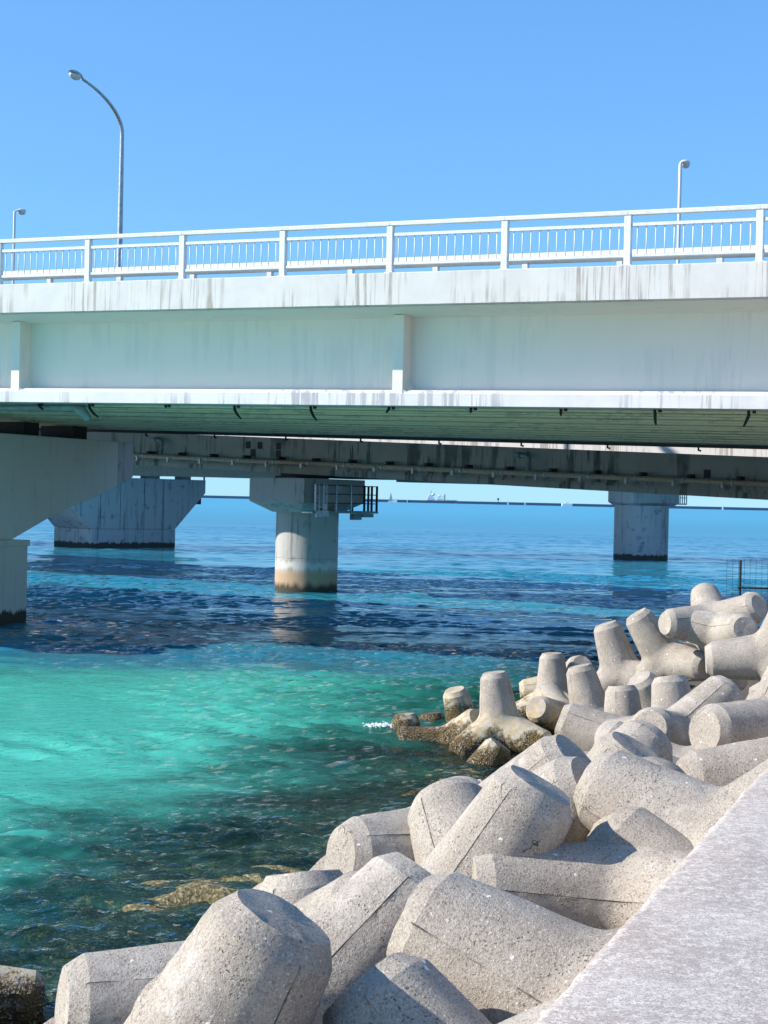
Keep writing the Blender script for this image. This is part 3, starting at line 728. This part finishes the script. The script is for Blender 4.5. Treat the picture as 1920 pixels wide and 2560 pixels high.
TETRA = [
 ((-0.781,5.61,1.909),(0.8465,0.1216,0.2052,0.4759),'nearest concrete tetrapod, its round flat leg end tilted up at the bottom of the photo'),
 ((-0.513,7.314,1.851),(0.2154,0.6753,0.0235,-0.705),'pale tetrapod lying level behind the nearest block, one leg pointing left over the water'),
 ((-0.399,6.607,1.913),(0.3819,0.2399,0.3225,0.8322),'rough tetrapod just right of the nearest tilted leg end, leaning right, dark below'),
 ((0.446,8.662,1.879),(0.9633,0.0246,0.2501,-0.0946),'big tetrapod mid heap with a narrow tilted leg end, cracked along its side'),
 ((0.678,10.263,1.951),(0.9087,0.0745,0.3669,-0.1845),'tetrapod leaning right with a ragged dark seam, directly above the big middle block'),
 ((2.037,8.73,2.272),(0.2867,0.3448,-0.4381,-0.7791),'broad shell speckled tetrapod sloping down right, its seam broken and dotted with white shells'),
 ((0.972,6.029,2.196),(0.5535,0.2249,-0.5098,-0.619),'broad brownish tetrapod leg dotted with white shells, right of the nearest block beside the wall'),
 ((0.564,5.441,1.799),(0.242,-0.3821,0.1044,0.8858),'domed tetrapod leg at the bottom edge between the nearest block and the sea wall'),
 ((0.036,4.714,2.11),(0.5182,0.3754,0.3013,0.7069),'pale tetrapod leg running up against the sea wall at the bottom edge'),
 ((1.432,8.612,2.044),(0.6453,0.4553,-0.4736,-0.3897),'long level pale tetrapod with a straight dark seam, below the big middle block'),
 ((2.019,8.383,1.901),(0.2309,-0.4651,0.1271,0.8451),'low domed tetrapod leg rising just behind the long level seamed leg'),
 ((0.638,9.638,2.012),(0.2706,0.6544,0.0695,-0.7027),'tetrapod lying level toward the water, just left of the big middle block'),
 ((0.679,8.663,1.832),(0.501,-0.3274,0.2124,0.7724),'low blunt tetrapod leg peeping up between open water and the big middle block'),
 ((-0.276,7.776,1.413),(0.5309,-0.1085,0.0688,0.8376),'cut off tetrapod leg with a flat level top at the waterside behind the nearest block'),
 ((0.294,9.173,1.366),(0.2683,-0.4099,0.1275,0.8624),'small round tetrapod leg end above the flat topped leg by the brown weed'),
 ((-3.652,12.41,0.147),(0.6886,-0.0712,0.7184,0.0682),'wet dark tetrapod leg crusted with barnacles, lying flat in the bottom left corner'),
 ((-1.41,9.033,0.328),(0.227,-0.3033,0.0746,0.9224),'small brown rounded tetrapod end next to the barnacled flat leg in the left corner'),
 ((2.096,26.601,0.378),(0.2057,0.0659,-0.0135,-0.9763),'upright tetrapod standing at the waterline, white crust on its leg and ochre lower legs'),
 ((1.699,29.968,-0.288),(0.3725,0.1576,0.0304,-0.9141),'leaning tetrapod with brown barnacled lower leg, outermost of those standing in the water'),
 ((0.581,28.762,-0.679),(0.1701,-0.0578,0.01,0.9837),'round barnacled tetrapod leg end farthest left, poking out of the water beside foam'),
 ((1.125,30.161,-0.855),(0.1726,-0.0588,0.0103,0.9832),'round brown tetrapod leg end in the water between two other leg ends'),
 ((1.277,27.718,-0.142),(0.143,0.6621,-0.0461,-0.7342),'flat yellowish barnacled tetrapod leg lying in the water in front of the round ends'),
 ((1.489,25.36,-0.517),(0.9582,0.0161,0.2804,-0.055),'small golden brown tetrapod leg at the waterline in front of the upright crusted one'),
 ((3.444,30.498,0.343),(0.0285,0.0252,-0.0019,-0.9993),'tall pale upright tetrapod with a straight vertical seam, near the dark water'),
 ((3.66,26.367,0.567),(0.2935,0.1184,-0.0547,-0.947),'short speckled grey tetrapod leg tilted left, right beside the tall pale seamed one'),
 ((3.306,28.036,0.306),(0.8097,0.5135,-0.2407,-0.151),'tetrapod showing its full round leg end to the viewer, a long leg lying right'),
 ((3.236,19.754,1.178),(0.0676,-0.5729,0.109,0.8095),'small low tetrapod leg end in front of the round faced one, above the seamed leg'),
 ((3.757,23.376,0.566),(0.4991,-0.0643,0.0372,0.8634),'blunt dome topped upright tetrapod leg in the middle of the far heap'),
 ((4.321,27.481,1.247),(0.09,0.1624,-0.0247,-0.9823),'tall tetrapod leg leaning left with a flat bright top, left one of the leaning pair'),
 ((4.704,25.222,0.674),(0.2008,0.2849,0.0612,-0.9353),'short tetrapod leg with a bright cap and dark right side, below the leaning pair'),
 ((5.007,27.001,1.58),(0.8208,0.1506,-0.2511,-0.4904),'tall tetrapod leaning left with pale streaked leg, right one of the leaning pair'),
 ((5.836,26.016,2.136),(0.5452,0.2958,-0.5525,-0.5568),'thick tetrapod with a level leg pointing left, below the topmost upright leg'),
 ((6.172,28.264,1.875),(0.1115,0.177,0.12,-0.9705),'topmost upright tetrapod leg with a bright round top against the blue water'),
 ((5.688,26.432,2.269),(0.2479,-0.2584,0.4905,-0.7945),'tetrapod leg pointing up right at the right edge, its oval end near the wire fence'),
 ((5.599,21.857,2.184),(0.6543,0.0711,-0.7349,-0.1637),'large smooth tetrapod pointing a leg left from the right edge, below the fence'),
 ((3.301,17.232,1.605),(0.4311,0.271,0.3192,0.7993),'pale blotched tetrapod leg leaning right with a dark cut seam near the right edge'),
 ((4.062,20.871,1.013),(0.0631,0.0584,-0.0705,-0.9938),'pale upright tetrapod leg just left of the blotched leg with the dark seam'),
 ((4.85,16.565,1.769),(0.201,-0.5573,0.1412,0.7931),'smooth rounded tetrapod leg at the right edge above the round faced block'),
 ((3.679,14.134,2.185),(0.7097,0.1684,-0.6393,0.2435),'tetrapod near the right edge with its big round leg end facing left'),
 ((1.461,11.516,1.673),(0.9405,0.0593,0.2472,-0.2256),'tetrapod leg with a grey oval end tilted up, in front of the dark seamed leg'),
 ((1.598,12.122,1.795),(0.4896,0.1895,0.377,0.7631),'wide tetrapod leg ending in a black shaded right side cut by a diagonal seam'),
 ((3.14,11.117,2.324),(0.6458,-0.1835,-0.6951,0.2571),'low level tetrapod leg beneath the big round leg end at the right edge'),
 ((2.884,14.125,1.666),(0.4876,0.2651,-0.4704,-0.686),'pale low tetrapod leg between the tilted oval end and the broad speckled leg'),
 ((5.332,19.287,1.299),(0.1949,-0.2811,0.0584,0.9379),'rounded tetrapod end cut by the right edge below the wire fence'),
 ((3.83,31.427,0.519),(0.0095,0.7451,-0.0675,-0.6634),'tetrapod leg pointing left over a black gap beside the upright crusted one'),
]
for i, (loc, q, lab) in enumerate(TETRA):
    o = bpy.data.objects.new('tetrapod', TM[i % 3]); o.location = loc
    o.rotation_mode = 'QUATERNION'; o.rotation_quaternion = Quaternion(q); link(o)
    prop(o, lab, 'tetrapod', 'concrete tetrapods heaped against the sea wall')
# blocks of the seaward face that the nearer ones hide from the photograph
FILL = [
 ((-0.958, 5.039, 1.275),(-0.2303, 0.2581, 0.2164, -0.913)),
 ((-1.675, 5.881, 1.241),(0.186, 0.7899, -0.1593, -0.5622)),
 ((-2.878, 6.133, 0.944),(-0.432, 0.5411, 0.4219, 0.5853)),
 ((-4.246, 6.631, 0.577),(0.9032, -0.3233, 0.2017, -0.1974)),
 ((-5.299, 6.796, 0.292),(0.7367, -0.0302, -0.4898, -0.4653)),
 ((-0.076, 5.917, 1.494),(-0.4363, -0.3954, -0.4378, 0.6794)),
 ((-1.501, 6.864, 1.198),(0.5634, -0.2143, 0.4945, 0.6262)),
 ((-2.519, 7.279, 0.923),(0.0221, -0.4705, 0.0477, 0.8808)),
 ((-4.108, 7.522, 0.523),(-0.0717, -0.3281, 0.276, -0.9005)),
 ((-4.955, 8.276, 0.246),(0.4342, -0.1744, -0.6088, 0.6406)),
 ((0.367, 6.812, 1.583),(-0.7379, -0.6399, -0.2047, -0.0641)),
 ((-1.149, 7.722, 1.039),(0.0718, 0.6454, 0.7604, 0.0078)),
 ((-2.751, 8.116, 0.738),(0.1887, -0.6474, -0.5972, -0.4342)),
 ((-3.417, 8.677, 0.514),(0.5318, 0.065, -0.809, -0.2418)),
 ((-4.869, 9.475, 0.199),(-0.2216, 0.0776, 0.0851, 0.9683)),
 ((0.692, 7.818, 1.535),(0.7277, 0.2754, 0.6149, -0.1284)),
 ((-0.665, 8.845, 1.157),(-0.2067, -0.8383, 0.4557, -0.2166)),
 ((-2.921, 9.492, 0.473),(-0.3879, 0.5808, -0.6505, 0.2984)),
 ((-4.374, 10.188, 0.215),(0.1704, 0.0289, 0.8026, 0.5709)),
 ((1.188, 9.335, 1.411),(-0.3525, 0.8337, 0.0185, -0.4246)),
 ((-0.448, 10.061, 1.134),(0.2929, 0.2598, -0.8144, -0.4282)),
 ((-3.083, 10.47, 0.345),(0.9183, -0.1866, -0.0453, -0.3463)),
 ((-3.935, 11.207, 0.247),(0.7692, 0.0288, -0.2713, -0.5778)),
 ((1.748, 10.086, 1.577),(0.6501, 0.3182, 0.676, 0.1384)),
 ((0.232, 10.591, 1.251),(0.7659, 0.4377, 0.4313, -0.1889)),
 ((-1.008, 10.823, 0.571),(-0.687, -0.5075, -0.3829, 0.3519)),
 ((0.7, 11.503, 1.274),(0.6046, 0.0415, -0.7127, -0.3534)),
 ((2.423, 11.809, 1.685),(-0.7774, -0.4527, 0.4333, -0.0537)),
 ((0.899, 12.43, 1.183),(-0.663, 0.3921, 0.3678, 0.5209)),
 ((-0.278, 13.031, 0.514),(0.2063, 0.8841, -0.2765, 0.3152)),
 ((2.849, 12.937, 1.659),(-0.0141, 0.8146, 0.5736, -0.0852)),
 ((1.638, 13.533, 1.236),(0.7309, 0.5218, -0.4344, -0.0694)),
 ((1.61, 14.462, 1.2),(-0.787, -0.3086, 0.5314, 0.0547)),
 ((0.717, 14.997, 0.712),(0.3976, 0.5944, 0.4848, 0.5037)),
 ((3.484, 14.934, 1.502),(0.2194, -0.8218, 0.4242, -0.3107)),
 ((2.331, 15.702, 1.198),(0.8172, -0.3226, 0.4067, 0.2504)),
 ((0.626, 16.066, 0.501),(-0.2033, -0.9335, 0.1009, -0.2777)),
 ((2.529, 16.587, 0.999),(0.6453, -0.4724, -0.5595, -0.2179)),
 ((1.334, 16.638, 0.627),(0.3043, 0.2788, 0.9108, 0.0079)),
 ((2.777, 17.723, 1.073),(0.0816, 0.8138, -0.551, 0.1656)),
 ((1.748, 18.237, 0.579),(0.6029, 0.4129, -0.6823, -0.0231)),
 ((3.591, 18.593, 1.103),(0.3481, 0.2337, -0.8586, -0.295)),
 ((2.033, 19.174, 0.52),(0.8885, 0.3329, 0.1233, -0.2907)),
 ((2.67, 20.04, 0.574),(-0.682, -0.3305, 0.6091, 0.2336)),
 ((3.009, 21.082, 0.505),(0.4308, -0.2769, -0.854, 0.0914)),
 ((3.096, 22.054, 0.529),(-0.2554, -0.1771, -0.9481, 0.0672)),
]
for i, (loc, q) in enumerate(FILL):
    o = bpy.data.objects.new('tetrapod', TM[i % 3]); o.location = loc
    o.rotation_mode = 'QUATERNION'; o.rotation_quaternion = Quaternion(q); link(o)
    prop(o, 'tetrapod buried in the heap, hidden behind the blocks in front of it', 'tetrapod', 'tetrapods buried in the heap')

# ---------------------------------------------------------------- weed covered rocks at the water's edge
def rock(loc, sx, sy, sz, seed, label, rz=0.):
    bm = bmesh.new(); bmesh.ops.create_icosphere(bm, subdivisions=4, radius=1)
    for v in bm.verts:
        p = v.co.copy(); d = 1+.5*noise.noise(p*1.6+Vector((seed*7, 0, 0)))+.25*noise.noise(p*3.4+Vector((0, seed*5, 0)))+.07*noise.noise(p*9+Vector((0, 0, seed)))
        v.co = Vector((p.x*sx*d*1.15, p.y*sy*d*1.15, p.z*sz*d))
    me = bpy.data.meshes.new('shore_rock'); bm.to_mesh(me); bm.free(); me.polygons.foreach_set('use_smooth', [True]*len(me.polygons)); me.materials.append(M['weed'])
    o = bpy.data.objects.new('shore_rock', me); o.location = (loc[0], loc[1], loc[2]-.085); o.rotation_euler = (0, 0, rz); link(o)
    return prop(o, label, 'rock', 'weedy rocks awash at the waterline')
ROCKS = [((-1.95,16.6,-.22),1.0,.8,.33,1,'brown weedy rock breaking the surface left of the flat topped tetrapod leg'),
 ((-2.35,15.3,-.25),.95,.6,.32,2,'long brown weedy rock awash behind the nearest tetrapod'),
 ((-1.0,17.6,-.2),.9,.7,.27,3,'brown weedy rock close against the tetrapods left of the big middle block'),
 ((-3.9,14.6,-.30),.9,.8,.30,4,'olive weedy rock just under the water at the left edge of the picture'),
 ((-3.6,13.2,-.22),.9,.5,.30,5,'dark weedy rock under the water at the left edge above the flat leg'),
 ((-.3,19.3,-.35),1.3,.8,.33,6,'sunken greenish rock in the ripples above the level tetrapod leg'),
 ((-3.0,18.2,-.42),1.1,.7,.30,7,'sunken yellowish rock patch in the green water at the left'),
 ((1.15,24.2,-.16),.8,.7,.22,8,'golden weedy rock in the shallows below the small brown tetrapod leg'),
 ((.7,28.6,-.18),.7,.5,.20,9,'low brown rock in the shallows beside the outermost round leg ends'),
 ((.2,21.6,-.36),.9,.7,.28,10,'dark sunken rock in the ripples between the heap and the shallows')]
for a in ROCKS: rock(*a)
# foam where ripples break on the outermost block
vs, fs = [], []; rf = random.Random(3)
for k in range(120):
    x = .02+rf.gauss(0,.16); y = 29.1+rf.gauss(0,.14); r_ = rf.uniform(.008, .03); n0 = len(vs)
    for q in range(5): vs.append((x+math.cos(q*1.2566)*r_, y+math.sin(q*1.2566)*r_, .01))
    vs.append((x, y, .02+r_*.8)); fs += [(n0+q, n0+(q+1) % 5, n0+5) for q in range(5)]
fm = mesh('foam', vs, fs, flat('foam_white', (.85,.87,.88), .6)); prop(fm, 'small patch of white foam beside the outermost leg end', 'foam', kind='stuff')

# ---------------------------------------------------------------- wire fence at the right edge
fe = root('wire_fence', (8.14, 35.0, 1.4), math.radians(-8), 'rusty dark wire mesh fence on the heap at the right edge', 'fence')
MB().tube([(0,0,-.6),(0,0,1.68)], .028, 8).build('post', M['dark_steel'], fe)
MB().tube([(1.9,0,-.6),(1.9,0,1.68)], .028, 8).build('post', M['dark_steel'], fe)
MB().tube([(-.06,-.03,1.06),(3.6,-.03,1.06)], .020, 8).build('rail', M['dark_steel'], fe)
b = MB()
for i in range(31): b.box(-.30+i*.13-.003,-.30+i*.13+.003,.03,.036,.3,1.72)
for j in range(11): b.box(-.30,3.6,.037,.043,.34+j*.13,.346+j*.13)
b.build('wire_mesh', M['dark_steel'], fe); prop(b and bpy.data.objects['wire_mesh'], kind='stuff')

# ---------------------------------------------------------------- far breakwater and ships
bw = root('breakwater', (0, 2050, 0), 0, 'long low blue grey breakwater along the horizon', 'breakwater')
fb = flat('far_breakwater', (.10,.14,.22), .9)
for a, b_, y in ((-420,-62,30),(-60,30,0),(31.5,95,4),(96,186,2),(188,330,-6),(332,640,-2)):
    MB().box(a,b_,y-6,y+6,-1,3.4).build('breakwater_section', fb, bw)
wht = flat('far_white_paint', (.72,.74,.76), .5); hul = flat('ship_hull_navy', (.06,.08,.14), .5); yel = flat('crane_cream', (.65,.55,.35), .5)
def ship(X, Y, flip, sc, label, big=True):
    t = root('ship', (X, Y, 0), 0 if flip > 0 else PI, label, 'ship')
    L_ = 52*sc
    MB().add([(-L_*.46,-5*sc,-1),(L_*.46,-4*sc,-1),(L_*.46,4*sc,-1),(-L_*.46,5*sc,-1),(-L_*.5,-5*sc,3.4*sc),(L_*.52,-.6,4.2*sc),(L_*.52,.6,4.2*sc),(-L_*.5,5*sc,3.4*sc)],
             [(0,3,2,1),(4,5,6,7),(0,1,5,4),(1,2,6,5),(2,3,7,6),(3,0,4,7)]).build('hull', hul, t)
    if big:
        b = MB(); b.box(-L_*.46,-L_*.20,-4,4,3.4,7.5); b.box(-L_*.44,-L_*.26,-3.5,3.5,7.5,10.5); b.box(-L_*.40,-L_*.30,-3,3,10.5,12.8); b.build('superstructure', wht, t, .3)
        MB().tube([(-L_*.33,0,12.8),(-L_*.33,0,20)], .4, 6).build('mast', hul, t)
        for (x, z, r_) in ((-L_*.26,13.5,3.0),(-L_*.06,10.5,2.5)):
            bm = bmesh.new(); bmesh.ops.create_icosphere(bm, subdivisions=2, radius=r_); me = bpy.data.meshes.new('radome'); bm.to_mesh(me); bm.free(); me.materials.append(wht)
            o = bpy.data.objects.new('radome', me); o.location = (x, 0, z); link(o, t)
        MB().box(-L_*.14,L_*.05,-4,4,3.4,7.0).build('deck_house', wht, t, .3)
        b = MB(); b.box(L_*.09,L_*.14,-1.2,1.2,4,14); b.box(L_*.02,L_*.10,-1,1,9,10); b.build('crane', yel, t)
        MB().box(L_*.16,L_*.50,-3.4,3.4,3.6,5.4).build('bow_deck', wht, t, .3)
    else:
        b = MB(); b.box(-L_*.42,-L_*.12,-3,3,3.4*sc,9*sc); b.box(-L_*.38,-L_*.2,-2.5,2.5,9*sc,13*sc); b.build('superstructure', wht, t, .2)
    return t
ship(96, 2600, 1, 1.0, 'white survey ship with round domes and a crane beyond the breakwater')
ship(-27, 2500, 1, .62, 'dark bowed ship half hidden behind the pier platform on the horizon', False)
bo = root('motor_boat', (240, 2020, 0), 0, 'small low white boat on the horizon between the middle and right piers', 'boat')
MB().box(-7,7,-3,3,-.5,3.9).build('hull', wht, bo, .5); MB().box(-3,2,-2,2,3.9,5.2).build('cabin', wht, bo, .3)
sb = root('sailing_boat', (9, 1980, 0), 0, 'tiny sailing boat beside the platform on the horizon', 'boat')
MB().box(-4,3,-1.2,1.2,-.3,1.4).build('hull', wht, sb, .2); MB().add([(-3,0,2),(2,0,2),(-.6,0,13),(-3,.15,2),(2,.15,2),(-.6,.15,13)], [(0,1,2),(5,4,3),(0,3,4,1),(1,4,5,2),(2,5,3,0)]).build('sail', flat('grey_sail', (.45,.48,.52)), sb)
for X, Y, h_, lab, m_ in ((13.5,1990,4.2,'small white light block at the near gap of the breakwater',wht),(160,1990,4.8,'white beacon post on the breakwater between the middle and right piers',wht),(148,2000,8.5,'thin dark beacon with a round top on the breakwater',hul),(437,1985,4.4,'small white beacon on the breakwater right of the right pier',wht)):
    t = root('beacon', (X, Y, 0), 0, lab, 'beacon')
    wd = 3.4 if X == 13.5 else .9 if m_ is wht else .45
    MB().add([(-wd,-wd,-.5),(wd,-wd,-.5),(wd,wd,-.5),(-wd,wd,-.5),(-wd*.8,-wd*.8,h_),(wd*.8,-wd*.8,h_),(wd*.8,wd*.8,h_),(-wd*.8,wd*.8,h_)], [(0,3,2,1),(4,5,6,7),(0,1,5,4),(1,2,6,5),(2,3,7,6),(3,0,4,7)]).build('tower', m_, t)
    if m_ is hul: MB().box(-1.4,1.4,-1.4,1.4,h_-2.4,h_).build('top_mark', m_, t, .5)
